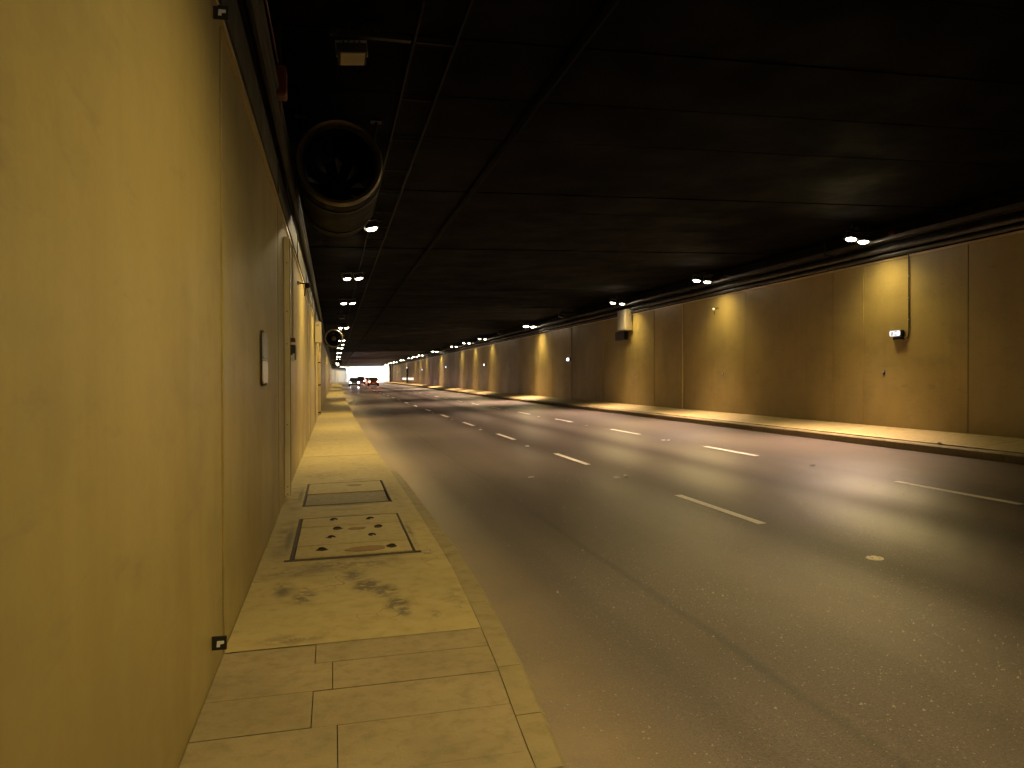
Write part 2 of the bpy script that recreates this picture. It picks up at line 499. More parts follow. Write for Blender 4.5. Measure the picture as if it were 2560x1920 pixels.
# bay with the two inspection openings
FC = (-.36, .68, 6.46, 8.35)
BC = (-.37, .65, 9.15, 11.08)
bay = MB()
def quadtop(mb, fx0, fx1, y0, y1):
    ys = stations(y0, y1, .5)
    A = [mb.bm.verts.new((fx0(y), y, zfoot(fx0(y), y))) for y in ys]
    B = [mb.bm.verts.new((fx1(y), y, zfoot(fx1(y), y))) for y in ys]
    for i in range(len(ys) - 1): mb.bm.faces.new((A[i], B[i], B[i + 1], A[i + 1]))
cf = lambda v: (lambda y: v)
B0, B1 = 4.39, 14.9
quadtop(bay, cf(XL), cf(FC[0]), B0, B1)
quadtop(bay, cf(.68), kin, B0, B1)
for a, b in ((B0, FC[2]), (FC[3], BC[2]), (BC[3], B1)): quadtop(bay, cf(FC[0]), cf(.68), a, b)
for C in (FC, BC):      # sides of the pits
    for (xa, ya, xb, yb) in ((C[0] if C is FC else FC[0], C[2], .68, C[2]), (FC[0], C[3], .68, C[3]), (FC[0], C[2], FC[0], C[3]), (.68, C[2], .68, C[3])):
        v = [bay.bm.verts.new(q) for q in ((xa, ya, zfoot(xa, ya)), (xb, yb, zfoot(xb, yb)), (xb, yb, .06), (xa, ya, .06))]
        bay.bm.faces.new(v)
bay.build('paving_slab', M_SLAB, pav)
yb = 14.912
nb = 0
while yb < PORTAL - 1:
    y2 = min(yb + 15.65, PORTAL)
    slab(XL, kin, yb, y2, M_SLAB)
    yb = y2; nb += 1
# kerb stones along the near part, then the footway edge itself is the kerb
def kerb_piece(y0, y1, fin, fout, material, parent, zt, gap=.0026, bottom=-.2):
    return MB().sweep(lambda y: [(fin(y) + gap, bottom), (fout(y), bottom), (fout(y), zt(fout(y), y) - .03), (fout(y) - .025, zt(fout(y), y) - .003), (fin(y) + gap, zt(fin(y), y) - .003)], stations(y0 + gap, y1 - gap, .4)).build('kerb_stone', material, parent)
ky = [-6, -4, -2.5, -1, .3, 1.2, 2.1, 2.75, 3.22, 3.78, 4.9, 6.28, 8.0, 9.7, 11.2, 12.2]
for a, b in zip(ky, ky[1:]): kerb_piece(a, b, kin, kout, M_KERB, pav, zfoot)
kerb_piece(12.2, 12.75, kin, lambda y: kout(12.2) - (y - 12.2) * .2, M_KERB, pav, lambda x, y: zfoot(x, y) - (y - 12.2) * .18)
for i in range(12):   # plain edge further on
    a = 12.75 + i * 18.1
    kerb_piece(a, min(a + 18.1, PORTAL), lambda y: kin(y) - .04, lambda y: kin(y) + .012, M_KERB, pav, lambda x, y: zfoot(x, y) - .002)

# right footway ------------------------------------------------------------
XK = 11.47
def zrf(x, y): return .382 + (x - XK) * .108 + rise(y)
pavr = struct(MB().sweep(lambda y: [(XK + .1, -.3), (XR + .05, -.3), (XR + .05, zrf(XR, y) - .06), (XK + .1, zrf(XK + .1, y) - .06)], stations(BACK, PORTAL, 4)).build('pavement', M_CORE))
y = BACK; i = 0
while y < PORTAL - .5:
    y2 = min(y + 3.0, PORTAL)
    MB().sweep(lambda q: [(XK, -.1), (XK + .15, -.1), (XK + .15, zrf(XK + .15, q) - .018), (XK + .02, zrf(XK, q) - .012), (XK, zrf(XK, q) - .035)], [y + .006, y + 1.5, y2 - .006]).build('kerb_stone', M_KERB, pavr)
    y = y2
y = BACK + .6
while y < PORTAL - .5:
    y2 = min(y + 4.4, PORTAL)
    MB().sweep(lambda q: [(XK + .156, zrf(XK + .15, q) - .07), (XR, zrf(XR, q) - .07), (XR, zrf(XR, q)), (XK + .156, zrf(XK + .15, q))], [y + .007, y + 2.2, y2 - .007]).build('paving_slab', M_RFOOT, pavr)
    y = y2

# ceiling -------------------------------------------------------------------
ceil = struct(MB().sweep(lambda y: [(XL - .5, zceil(XL) + .14), (XR + .6, zceil(XR) + .14), (XR + .6, zceil(XR) + .7), (XL - .5, zceil(XL) + .7)], YS).build('ceiling', M_CEIL))
pl = 1.55
y = 9.0 - 14 * pl
plank_me = {}
while y < 100:
    dz = random.uniform(-.008, .008)
    mb = MB().prism([(XL - .3, -pl / 2 + .012), (2.42, -pl / 2 + .012), (2.42, pl / 2 - .012), (XL - .3, pl / 2 - .012)], 0, .13)
    mb.prism([(2.47, -pl / 2 + .012, .003), (XR + .3, -pl / 2 + .012, .003), (XR + .3, pl / 2 - .012, .003), (2.47, pl / 2 - .012, .003)], 0, .13)
    if 'p' not in plank_me:
        me = mb.mesh('ceiling_plank', M_CEIL)
        for v in me.vertices: v.co.z += .02 * v.co.x
        plank_me['p'] = me
    else: mb.bm.free()
    put('ceiling_plank', plank_me['p'], ceil, (cx(y + pl / 2), y + pl / 2, 5.05 + dz))
    y += pl
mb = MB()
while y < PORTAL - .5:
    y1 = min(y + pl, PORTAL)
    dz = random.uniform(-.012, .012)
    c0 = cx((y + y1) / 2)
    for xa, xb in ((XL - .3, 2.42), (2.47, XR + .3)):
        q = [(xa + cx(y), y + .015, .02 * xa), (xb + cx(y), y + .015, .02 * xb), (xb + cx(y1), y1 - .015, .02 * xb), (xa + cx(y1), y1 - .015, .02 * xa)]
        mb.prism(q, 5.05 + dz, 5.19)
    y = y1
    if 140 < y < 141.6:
        stuff(mb.build('ceiling_plank', grimy_mat('thinly_sooted_plank', (.012, .011, .009), (.007, .0065, .0055), .7, sc=.5, spec=.2), ceil)); mb = MB()  # plank colour lightened in steps to paint in daylight from the portal
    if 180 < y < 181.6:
        stuff(mb.build('ceiling_plank', grimy_mat('dusty_ceiling_plank', (.045, .042, .037), (.025, .023, .02), .65, sc=.4), ceil)); mb = MB()  # next step of daylight painted into the plank colour
stuff(mb.build('ceiling_plank', grimy_mat('bare_ceiling_plank', (.12, .112, .1), (.05, .047, .042), .6, sc=.35), ceil))  # palest step, daylight at the portal put into the colour
struct(MB().box((6, BACK - .2, 2.5), (16, .4, 7)).build('wall_end', M_UPPER))  # unseen cap added to keep the tunnel light-tight behind the camera

# walls -----------------------------------------------------------------------
def wall(x, side, z0, ztop, joints_from, label, strips):
    """side -1 left, +1 right"""
    t = thing('tunnel_wall', label, 'wall', (0, 0, 0))
    back = x + side * .055
    MB().sweep(lambda y: [(back, -.6), (back + side * .6, -.6), (back + side * .6, 6.0), (back, 6.0)], YS).build('wall_core', M_CORE, t)
    # black painted zone over the panels
    MB().sweep(lambda y: [(back - side * .004, ztop + .02), (back + side * .1, ztop + .02), (back + side * .1, 5.4), (back - side * .004, 5.4)], YS).build('upper_band', M_UPPER, t)
    me = MB().box((side * .025, 0, (z0 - .15 + ztop) / 2), (.05, 4.384, ztop - z0 + .15), bev=.006).mesh('wall_panel', M_WALL)
    y = joints_from
    k = 0
    while y < PORTAL - .5:
        L = min(4.4, PORTAL - y)
        o = put('wall_panel', me, t, (x + cx(y + 2.2) + side * (.004 if k % 2 else 0.0) + side * random.uniform(0, .003), y + L / 2, 0), (0, 0, -cdir(y + 2.2)))
        if L < 4.4: o.scale.y = L / 4.4
        y += 4.4; k += 1
    for sy, wd, pr, mt in strips:
        MB().box((x + cx(sy) - side * pr / 2 + side * .005, sy, (z0 + ztop) / 2), (pr + .01, wd, ztop - z0 - .02), bev=.003).build('joint_strip', mt, t)
    MB().sweep(lambda y: [(x + side * .04, ztop - .03), (x - side * .022, ztop - .03), (x - side * .022, ztop + .012), (x + side * .04, ztop + .012)], YS).build('top_rail', M_CREAM, t)
    return t
wl = wall(XL, -1, .2, 3.66, 4.39 - 4.4 * 11, 'cream panelled tunnel wall close beside the left footway', [(4.39, .014, .008, M_WALL), (18.9, .05, .03, M_CREAM), (28.2, .05, .03, M_CREAM)])
wr = wall(XR, 1, .5, 4.51, 13.23 - 4.4 * 13, 'long cream panelled tunnel wall across the road, lit by scallops of light', [(16.44, .03, .015, M_WALL), (29.1, .03, .015, M_WALL), (40.3, .03, .015, M_WALL), (26.5, .02, .025, M_CREAM)])
# darker recess pier near the portal on the right
t = thing('pier', 'dark recessed pier at the far end of the right wall, beside the daylight', 'pier', (0, 0, 0))
MB().sweep(lambda y: [(XR - .08, .5), (XR + .02, .5), (XR + .02, 4.9), (XR - .08, 4.9)], [176, 180, 184, 188]).build('recess', M_UPPER, t)
for yy in (175.6, 188.4):
    MB().box((XR + cx(yy) - .1, yy, 2.7), (.2, .5, 4.4)).build('jamb', M_CREAM, t)

# outside: retaining walls of the open ramp
for sx, nm in ((-.9, 'pale concrete retaining wall left of the daylight ramp'), (XR + .3, 'pale concrete retaining wall right of the daylight ramp')):
    ww = .5 * (-1 if sx < 0 else 1)
    tag(MB().sweep(lambda y: [(sx, -.4), (sx + ww, -.4), (sx + ww, 3.2 - (y - PORTAL) * .03), (sx, 3.2 - (y - PORTAL) * .03)], [PORTAL + .05, PORTAL + 20, PORTAL + 40, PORTAL + 60, PORTAL + 80]).build('retaining_wall', concrete_mat('pale_ground', (.42, .4, .36), (.36, .34, .3))), nm, 'wall')

# ================================================================== LAMPS
SLOT = 7.75
lit_body = M_DSTEEL
def make_head(lit):
    b = MB()
    b.prism([(-.13, -.16), (.13, -.16), (.13, .16), (-.13, .16)], -.01, .07)
    b.box((0, 0, .085), (.18, .2, .03), bev=.01)
    for i in range(4): b.box((-.075 + i * .05, 0, .108), (.012, .2, .022))
    body = b.mesh('lamp_head', lit_body)
    g = MB().ball((0, 0, -.012), .1, 14, (1.08, 1.3, .42)) if lit else MB().box((0, 0, -.012), (.225, .28, .014), bev=.005)
    glass = g.mesh('glass', M_GLAZE if lit else M_GLAZOFF)
    yoke = MB().box((-.142, 0, .08), (.012, .035, .14)).box((.142, 0, .08), (.012, .035, .14)).box((0, 0, .153), (.296, .035, .012)).mesh('yoke', M_STEEL)
    return body, glass, yoke
HEADS = {True: make_head(True), False: make_head(False)}
RAIL = MB().box((0, 0, .19), (.75, .06, .05)).cyl((-.2, 0, .2), (-.2, 0, .46), .012, seg=8).cyl((.2, 0, .2), (.2, 0, .46), .012, seg=8).box((0, 0, .25), (.16, .12, .07)).mesh('mounting_rail', M_DSTEEL)
def spot(x, y, z, col, power, aim, ang, blend=1.0, rad=.09):
    ld = bpy.data.lights.new('lamp_light', 'SPOT')
    ld.energy = power; ld.color = col; ld.spot_size = R(ang); ld.spot_blend = blend; ld.shadow_soft_size = rad
    o = bpy.data.objects.new('lamp_light', ld); COL.objects.link(o)
    o.location = (x, y, z)
    o.rotation_euler = Vector(aim).to_track_quat('-Z', 'Y').to_euler()
    return o
YEL = (1.0, .755, .31)
PNK = (1.0, .70, .52)
POW_L, POW_R = 95, 190
def fixture(k, side, ordinal, n_in_row):
    double = k % 6 == 0
    lit = k % 6 in (0, 2, 3, 4) and not (k == 0 and side > 0)
    y = SLOT * k
    bx = (.59 if side < 0 else 12.02) + cx(y)
    if k == 0 and side < 0: y, bx = 2.6, 1.9  # unseen near lamp shifted forward and inward to suit the near light
    bz = 4.70 + .02 * (bx if y < 200 else .6 if side < 0 else 12)
    row = 'left' if side < 0 else 'right'
    if lit:
        lab = ('%s lit %s from the camera in the %s ceiling row' % (ordinal, 'four-head floodlight cluster' if double else 'twin floodlight', row))
    else:
        lab = 'unlit dark floodlight pair, %s of the switched-off ones in the %s ceiling row' % (ordinal, row)
    t = thing('floodlight', lab, 'lamp', (bx, y, bz), -cdir(y), 'floodlights in the %s ceiling row' % row)
    put('mounting_rail', RAIL, t)
    if not lit and k == 1 and side < 0:
        t.location = (.36, 7.3, 4.76)
    hs = [(-.17, -.22 * side * .35), (.17, .22 * side * .35)] if side < 0 else [(-.26, -.05), (.26, .2)]
    if not lit: hs = hs[:1]
    if double: hs = hs + [(a + (0 if side < 0 else .02), b - .45) for a, b in hs]
    body, glass, yoke = HEADS[lit]
    for (hx, hy) in hs:
        tilt = (.22 * (1 if side > 0 else -1)) * (1 if hx * side < 0 else .4)
        h = put('lamp_head', body, t, (hx, hy, 0), (0, tilt, 0))
        put('glass', glass, h); put('yoke', yoke, h)
    if lit and not (k == 0 and side > 0):
        dm = 1.75 if double else 1.0
        if side < 0:
            if k == 0:
                spot(bx, y + .1, bz - .06, YEL, 70, (-.16, .94, -.46), 58, .9)  # extra forward beam added to brighten the conduit cover
                spot(bx + .2, y + .1, bz - .06, YEL, 120, (.32, 1.2, -1), 72, 1.0)  # extra beam added to brighten the near road
                spot(bx, y, bz - .05, YEL, 180, (-.10, .12, -1), 124, .85)
            else:
                spot(bx, y, bz - .05, YEL, 112, (.12 * side, 0, -1), 166, .8)
                spot(bx + .1, y + .1, bz - .05, YEL, 130, (.05, -.05, -1), 120, 1.0)
        else:
            spot(bx, y, bz - .05, YEL, 66 * dm, (.06, 0, -1), 132, 1.0)
            spot(bx - .12, y - .1, bz - .05, YEL, 130, (-1.0, -.6, -.9), 108, 1.0)
            spot(bx - .1, y + .1, bz - .05, PNK, 1150 * dm, (-.66, .06, -1), 112, 1.0)
    return t
for side in (-1, 1):
    nl = nu = 0
    for k in range(-5, 30):
        if SLOT * k > PORTAL - 3: break
        lit = k % 6 in (0, 2, 3, 4)
        vis = k >= 1
        if vis:
            if lit: o = ORD[nl] if nl < len(ORD) else 'farthest'; nl += 1
            else: o = ORD[nu]; nu += 1
        else:
            o = ''
        if not vis:
            # fixtures behind the camera: same lamp, out of the picture
            lb = fixture(k, side, ORD[-k], 0)
            lb['label'] = '%s floodlight behind the camera in the %s ceiling row' % (ORD[-k], 'left' if side < 0 else 'right')
        else: fixture(k, side, o, 0)

# ================================================================== TRAYS, PIPES, LADDER
t = thing('cable_tray', 'dark metal cable tray running under the ceiling above the right wall', 'cable tray')
MB().sweep(lambda y: [(XR - .34, 4.90), (XR - .02, 4.90), (XR - .02, 4.915), (XR - .325, 4.915), (XR - .325, 4.98), (XR - .34, 4.98)], YS).build('tray', M_TRAY, t)
for k in range(-4, 30):
    y = 7.75 * k * 1.0 + 2.0
    MB().box((XR + cx(y) - .15, y, 4.885), (.36, .05, .028)).box((XR + cx(y) - .33, y, 5.09), (.03, .04, .38)).build('bracket', M_DSTEEL, t)
for i, (px, pz, pr, lb) in enumerate([(XR - .10, 4.73, .055, 'upper dark pipe running along the top of the right wall'), (XR - .075, 4.585, .045, 'lower dark pipe running along the top edge of the right wall panels')]):
    t = thing('pipe', lb, 'pipe', (0, 0, 0), 0, 'pipes over the right wall')
    MB().sweep(lambda y: [(px + pr * math.cos(a * math.pi / 5), pz + pr * math.sin(a * math.pi / 5)) for a in range(10)], YS).build('pipe_run', M_TRAY, t, True)
    for k in range(-4, 30):
        y = 7.75 * k + 1.2 + i
        MB().box((px + cx(y) + .03, y, pz), (pr * 2.2 + .02, .03, pr * 2.4)).build('clip', M_DSTEEL, t)
t = thing('cable_tray', 'grey sheet metal tray along the top of the left wall', 'cable tray')
MB().sweep(lambda y: [(XL - .03, 3.70), (XL + .03, 3.70), (XL + .03, 4.02), (XL + .015, 4.02), (XL + .015, 3.715), (XL - .03, 3.715)], YS).build('tray', M_TRAY, t)
for k in range(-3, 50):
    y = 4.4 * k + 4.0
    MB().box((XL + cx(y) + .034, y, 3.86), (.012, .05, .36)).build('bracket', M_DSTEEL, t)
for i, (px, pz, pr, lb) in enumerate([(XL + .07, 4.2, .05, 'lower black pipe high on the left wall behind the jet fan'), (XL + .07, 4.4, .05, 'upper black pipe high on the left wall behind the jet fan')]):
    tag(MB().sweep(lambda y: [(px + pr * math.cos(a * math.pi / 5), pz + pr * math.sin(a * math.pi / 5)) for a in range(10)], YS).build('pipe', mat('black_pipe', (.012, .011, .009), .6, spec=.2), None, True), lb, 'pipe', 'pipes high on the left wall')
t = thing('cable_ladder', 'dark cable ladder fixed under the ceiling right of the jet fan', 'cable ladder')
for xx in (.78, 1.18):
    MB().sweep(lambda y: [(xx - .01, 4.97), (xx + .01, 4.97), (xx + .01, 5.04), (xx - .01, 5.04)], stations(BACK, 150, 4)).build('rail', mat('black_ladder_steel', (.008, .007, .006), .7, spec=.2), t)
rung = MB().box((0, 0, 0), (.4, .03, .02)).mesh('rung', mat('black_ladder_steel'))
for k in range(60):
    y = 9.0 + 1.55 * (k - 6)
    put('rung', rung, t, (.98 + cx(y), y, 5.0))
tag(MB().sweep(lambda y: [(2.42 + .05 * math.cos(a * math.pi / 4), zceil(2.4) - .05 + .05 * math.sin(a * math.pi / 4)) for a in range(8)], YS).build('cable', mat('cable_rubber', (.006, .005, .004), .9, spec=.05)), 'thick black cable running along the middle seam of the ceiling', 'cable')

# ================================================================== JET FANS
def make_fan(name, label, x, y, z, D, L, deep=.42, ring=None):
    bl = deep + .13
    r = D / 2
    t = thing(name, label, 'jet fan', (x + cx(y), y, z), 0, 'jet fans under the left of the ceiling')
    MB().lathe([(r * .838, .125), (r * .838, L - .12), (r * .835, L - .12), (r * .835, .125)], close=True).build('liner', mat('fan_liner', (.006, .006, .005), .9, spec=.05), t)  # black sleeve paints the unlit inside of the fan dark
    MB().lathe([(r * .93, .10), (r * 1.0, .10), (r * 1.0, L - .1), (r * .93, L - .1), (r * .86, L - .12), (r * .84, .12)], close=True).build('casing', M_FAN, t, True)
    MB().lathe([(r * .84, .13), (r * .90, .02), (r * .965, -.01), (r * 1.0, .03), (r * 1.005, .098), (r * .93, .099)], close=True, seg=40).build('nozzle', ring or M_NOZZ, t, True)
    hb = MB().ball((0, deep, 0), r * .26, 16, (1, 1.1, 1)).cyl((0, deep, 0), (0, L - .4, 0), r * .26, seg=20).build('hub', ring or MATS['fan_liner'], t, True)  # hub blackened like the blades to look unlit, unless a ring is given
    for k in range(10):
        a = k * 2 * math.pi / 10
        b = MB()
        vs = []
        for rr, tw in ((r * .24, .9), (r * .82, .45)):
            for s_ in (-1, 1):
                for th in (-.006, .006):
                    u = s_ * .09
                    vs.append(b.bm.verts.new((rr * math.cos(a) - u * math.cos(tw) * math.sin(a), bl + u * math.sin(tw) + th, rr * math.sin(a) + u * math.cos(tw) * math.cos(a))))
        for f in ((0, 1, 3, 2), (4, 6, 7, 5), (0, 2, 6, 4), (1, 5, 7, 3), (0, 4, 5, 1), (2, 3, 7, 6)): b.bm.faces.new([vs[i] for i in f])
        b.build('blade', M_DSTEEL if ring else MATS['fan_liner'], t)
    top = zceil(x) - z
    for yy in (.45, L - .45):
        for sx in (-1, 1):
            MB().cyl((sx * r * .8, yy, r * .55), (sx * r * .9, yy, top), .02, seg=8).box((sx * r * .9, yy, top - .012), (.14, .14, .02)).build('hanger', M_DSTEEL, t)
        MB().lathe([(r * 1.0, yy - .03), (r * 1.03, yy - .03), (r * 1.03, yy + .03), (r * 1.0, yy + .03)], close=True).build('clamp_band', M_DSTEEL, t, True)
    return t
make_fan('jet_fan', 'big dark jet fan hanging from the ceiling nearest the camera by the left wall', .085, 9.55, 4.37, 1.05, 2.3, 1.35)
f2 = make_fan('jet_fan', 'jet fan with a brassy ring in the middle distance, beside the left wall', .02, 45.9, 4.07, 1.06, 2.6, .42, grimy_mat('brassy_ring', (.75, .62, .34), (.62, .5, .26), .4, .1))  # lighter ring and hub colour paints in lamplight on this fan
MB().tube([(-.45, .05, -.42), (-.25, .3, -.46), (-.05, .8, -.53)], .02, 6).build('supply_cable', M_STEEL, f2)
make_fan('jet_fan', 'small dark jet fan far down the tunnel on the left, near the daylight', .55, 108, 4.05, 1.1, 3.5)

# ================================================================== LEFT WALL FITTINGS
t = thing('conduit_cover', 'tall cream conduit cover with screw holes on the left wall by the rear floor hatch', 'conduit cover', (XL, 9.84, .25))
MB().box((.035, 0, 1.62), (.07, .11, 3.2), bev=.006).build('cover', grimy_mat('pale_cream_paint', (.80, .70, .45), (.72, .62, .38), .4), t)
MB().cyl((.072, -.05, .02), (.072, -.05, 3.2), .006, seg=8).build('bright_corner', M_BRIGHT, t)  # thin bright rod added as the highlight along the cover edge
for zz in (.04, .13, .9, 1.9, 2.3, 2.9): MB().cyl((.035, -.0555, zz), (.035, -.059, zz), .007, seg=8).build('screw', M_IRON, t)
t = thing('conduit_cover', 'second tall cream conduit cover farther along the left wall, under the cabinet', 'conduit cover', (XL, 31.5, .25))
MB().box((.05, 0, 1.4), (.1, .14, 2.8), bev=.006).build('cover', M_CREAM, t)
for zz in (.1, 1.2, 2.1): MB().box((.05, -.075, zz), (.11, .012, .05)).build('clip', M_IRON, t)
t = thing('wall_cabinet', 'cream metal cabinet with a pipe beneath, high on the left wall before the second fan', 'cabinet', (XL, 25.3, 2.87))
MB().box((.115, .2, .34), (.19, .4, .67), bev=.012).build('body', M_CREAM, t)
MB().box((.215, .2, .34), (.012, .36, .62), bev=.004).build('door', M_CREAM, t)
MB().box((.10, -.008, .56), (.07, .03, .035)).cyl((.13, -.02, .545), (.13, -.02, .6), .012, seg=8).build('latch', M_BRIGHT, t)
MB().box((.19, .05, -.06), (.05, .06, .1)).build('gland', M_STEEL, t)
MB().cyl((.06, .1, -2.4), (.06, .1, 0), .03, seg=10).build('down_pipe', M_CREAM, t)
MB().cyl((.17, .1, -.3), (.17, .1, -.02), .02, seg=8).build('down_pipe', M_STEEL, t)
t = thing('wall_plate', 'white rounded plate with rusty ends and a mid seam on the left wall', 'plate', (XL, 6.9, 1.66))
def rrect(y0, y1, z0, z1, r, th, x=0.0):
    b = MB()
    pts = []
    for (cy_, cz_, a0) in ((y1 - r, z1 - r, 0), (y0 + r, z1 - r, 90), (y0 + r, z0 + r, 180), (y1 - r, z0 + r, 270)):
        for i in range(5):
            a = R(a0 + i * 22.5); pts.append((cy_ + r * math.cos(a), cz_ + r * math.sin(a)))
    lo = [b.bm.verts.new((x, p[0], p[1])) for p in pts]; hi = [b.bm.verts.new((x + th, p[0], p[1])) for p in pts]
    b.bm.faces.new(hi); b.bm.faces.new(lo[::-1])
    n = len(pts)
    for i in range(n): b.bm.faces.new((lo[i], lo[(i + 1) % n], hi[(i + 1) % n], hi[i]))
    return b
rrect(-.24, .24, 0, .47, .07, .012).build('backing', M_IRON, t)
rrect(-.225, .225, .02, .215, .05, .008, .0125).build('lower_panel', M_WHITE, t)
rrect(-.225, .225, .235, .455, .05, .008, .0125).build('upper_panel', mat('dull_plate', (.42, .40, .36), .25), t)
MB().box((.014, 0, .225), (.012, .45, .012)).build('seam', M_CREAM, t)
for zz, dy in ((.02, .0), (.455, -.12)): MB().box((.018, dy, zz), (.008, .16, .018), bev=.003).build('rust_mark', M_RUST, t)
def tab(label, x, y, z, s, lit=True):
    t = thing('delineator', label, 'reflector', (x, y, z))
    MB().box((s / 2, 0, s / 2), (s, .008, s), bev=.003).build('plate', M_BLACK, t)
    MB().prism([(s * .32, 0), (s * .55, 0), (s * .55, s * .18), (s * .82, s * .22), (s * .82, s * .42), (s * .36, s * .42)], 0, .003).build('reflector_face', M_REFL, t)
    t.children[-1].rotation_euler = (R(90), 0, 0); t.children[-1].location = (0, -.0045, s * .24)
    return t
tab('black square delineator with a white bent reflector low on the left wall', XL - .002, 4.0, .375, .07)
tab('dark square bracket with a pale centre at the top edge of the left wall', XL + .0, 4.15, 3.565, .075)
t = thing('emergency_panel', 'narrow dark emergency panel with red cap and white tag just past the left conduit cover', 'panel', (XL, 10.9, 1.95))
MB().box((.045, 0, .13), (.09, .3, .2), bev=.008).build('box', M_BLACK, t)
MB().box((.045, 0, .30), (.08, .3, .05), bev=.006).build('cap', M_RED, t)
MB().box((.055, -.152, .05), (.05, .006, .08)).box((.066, -.156, .1), (.025, .005, .02)).build('tag', M_REFL, t)
MB().cyl((.05, 0, .33), (.05, 0, 1.6), .012, seg=8).build('conduit', M_CREAM, t)
def camera_dome(label, x, y, z, side):
    t = thing('wall_sensor', label, 'sensor', (x, y, z))
    MB().box((side * .02, 0, .04), (.04, .12, .05), bev=.005).build('base', M_STEEL, t)
    MB().cyl((side * .03, 0, .04), (side * .14, -.02, .03), .012, seg=8).build('arm', M_IRON, t)
    MB().ball((side * .17, -.02, 0), .05, 14).build('dome', M_REFL if side < 0 else M_IRON, t, True)
    MB().cyl((side * .12, .01, -.18), (side * .14, .0, .0), .009, seg=6).build('cable', M_IRON, t)
    return t
camera_dome('small dark sensor on a short arm at the top of the left wall', XL, 13.4, 3.3, 1)
camera_dome('small pale sensor on a short arm high on the right wall, under the second lamp', XR, 23.8, 4.05, -1)

def small_box(name, label, cat, x, y, z, d, m_, extra=True):
    t = thing(name, label, cat, (x, y, z))
    MB().box((0, 0, 0), d, bev=.012).build('housing', m_, t)
    MB().box((0, 0, -d[2] / 2 - .004), (d[0] * .7, d[1] * .7, .008), bev=.003).build('lid', m_, t)
    MB().cyl((0, 0, d[2] / 2), (0, 0, max(zceil(x) - z, d[2] / 2 + .02)), .012, seg=6).build('hanger', M_DSTEEL, t)
    return t
small_box('detector_box', 'red detector box under the ceiling beside the second right lamp', 'detector', 12.62, 22.95, 4.97, (.18, .22, .14), M_RED)
small_box('junction_box', 'grey junction box beside the red box near the second right lamp', 'junction box', 12.82, 23.1, 5.06, (.2, .2, .12), M_GREY)
small_box('detector_box', 'dim red detector box right of the first and brightest right lamp', 'detector', 12.72, 15.2, 5.05, (.16, .2, .1), M_RED)
small_box('detector_box', 'dim red detector box high on the left wall by the big fan', 'detector', -.47, 7.4, 4.47, (.12, .22, .26), M_RED)
t = thing('cable', 'thin red cable hanging along the dark top of the left wall', 'cable')
MB().tube([(-.5, 3.2, 4.75), (-.5, 4.5, 4.66), (-.49, 6, 4.62), (-.48, 7.3, 4.62)], .008, 6).build('cable_run', M_RED, t)
MB().tube([(-.48, 7.6, 4.4), (-.5, 8.2, 4.25), (-.5, 9.0, 4.3)], .008, 6).build('cable_run', M_RED, t)

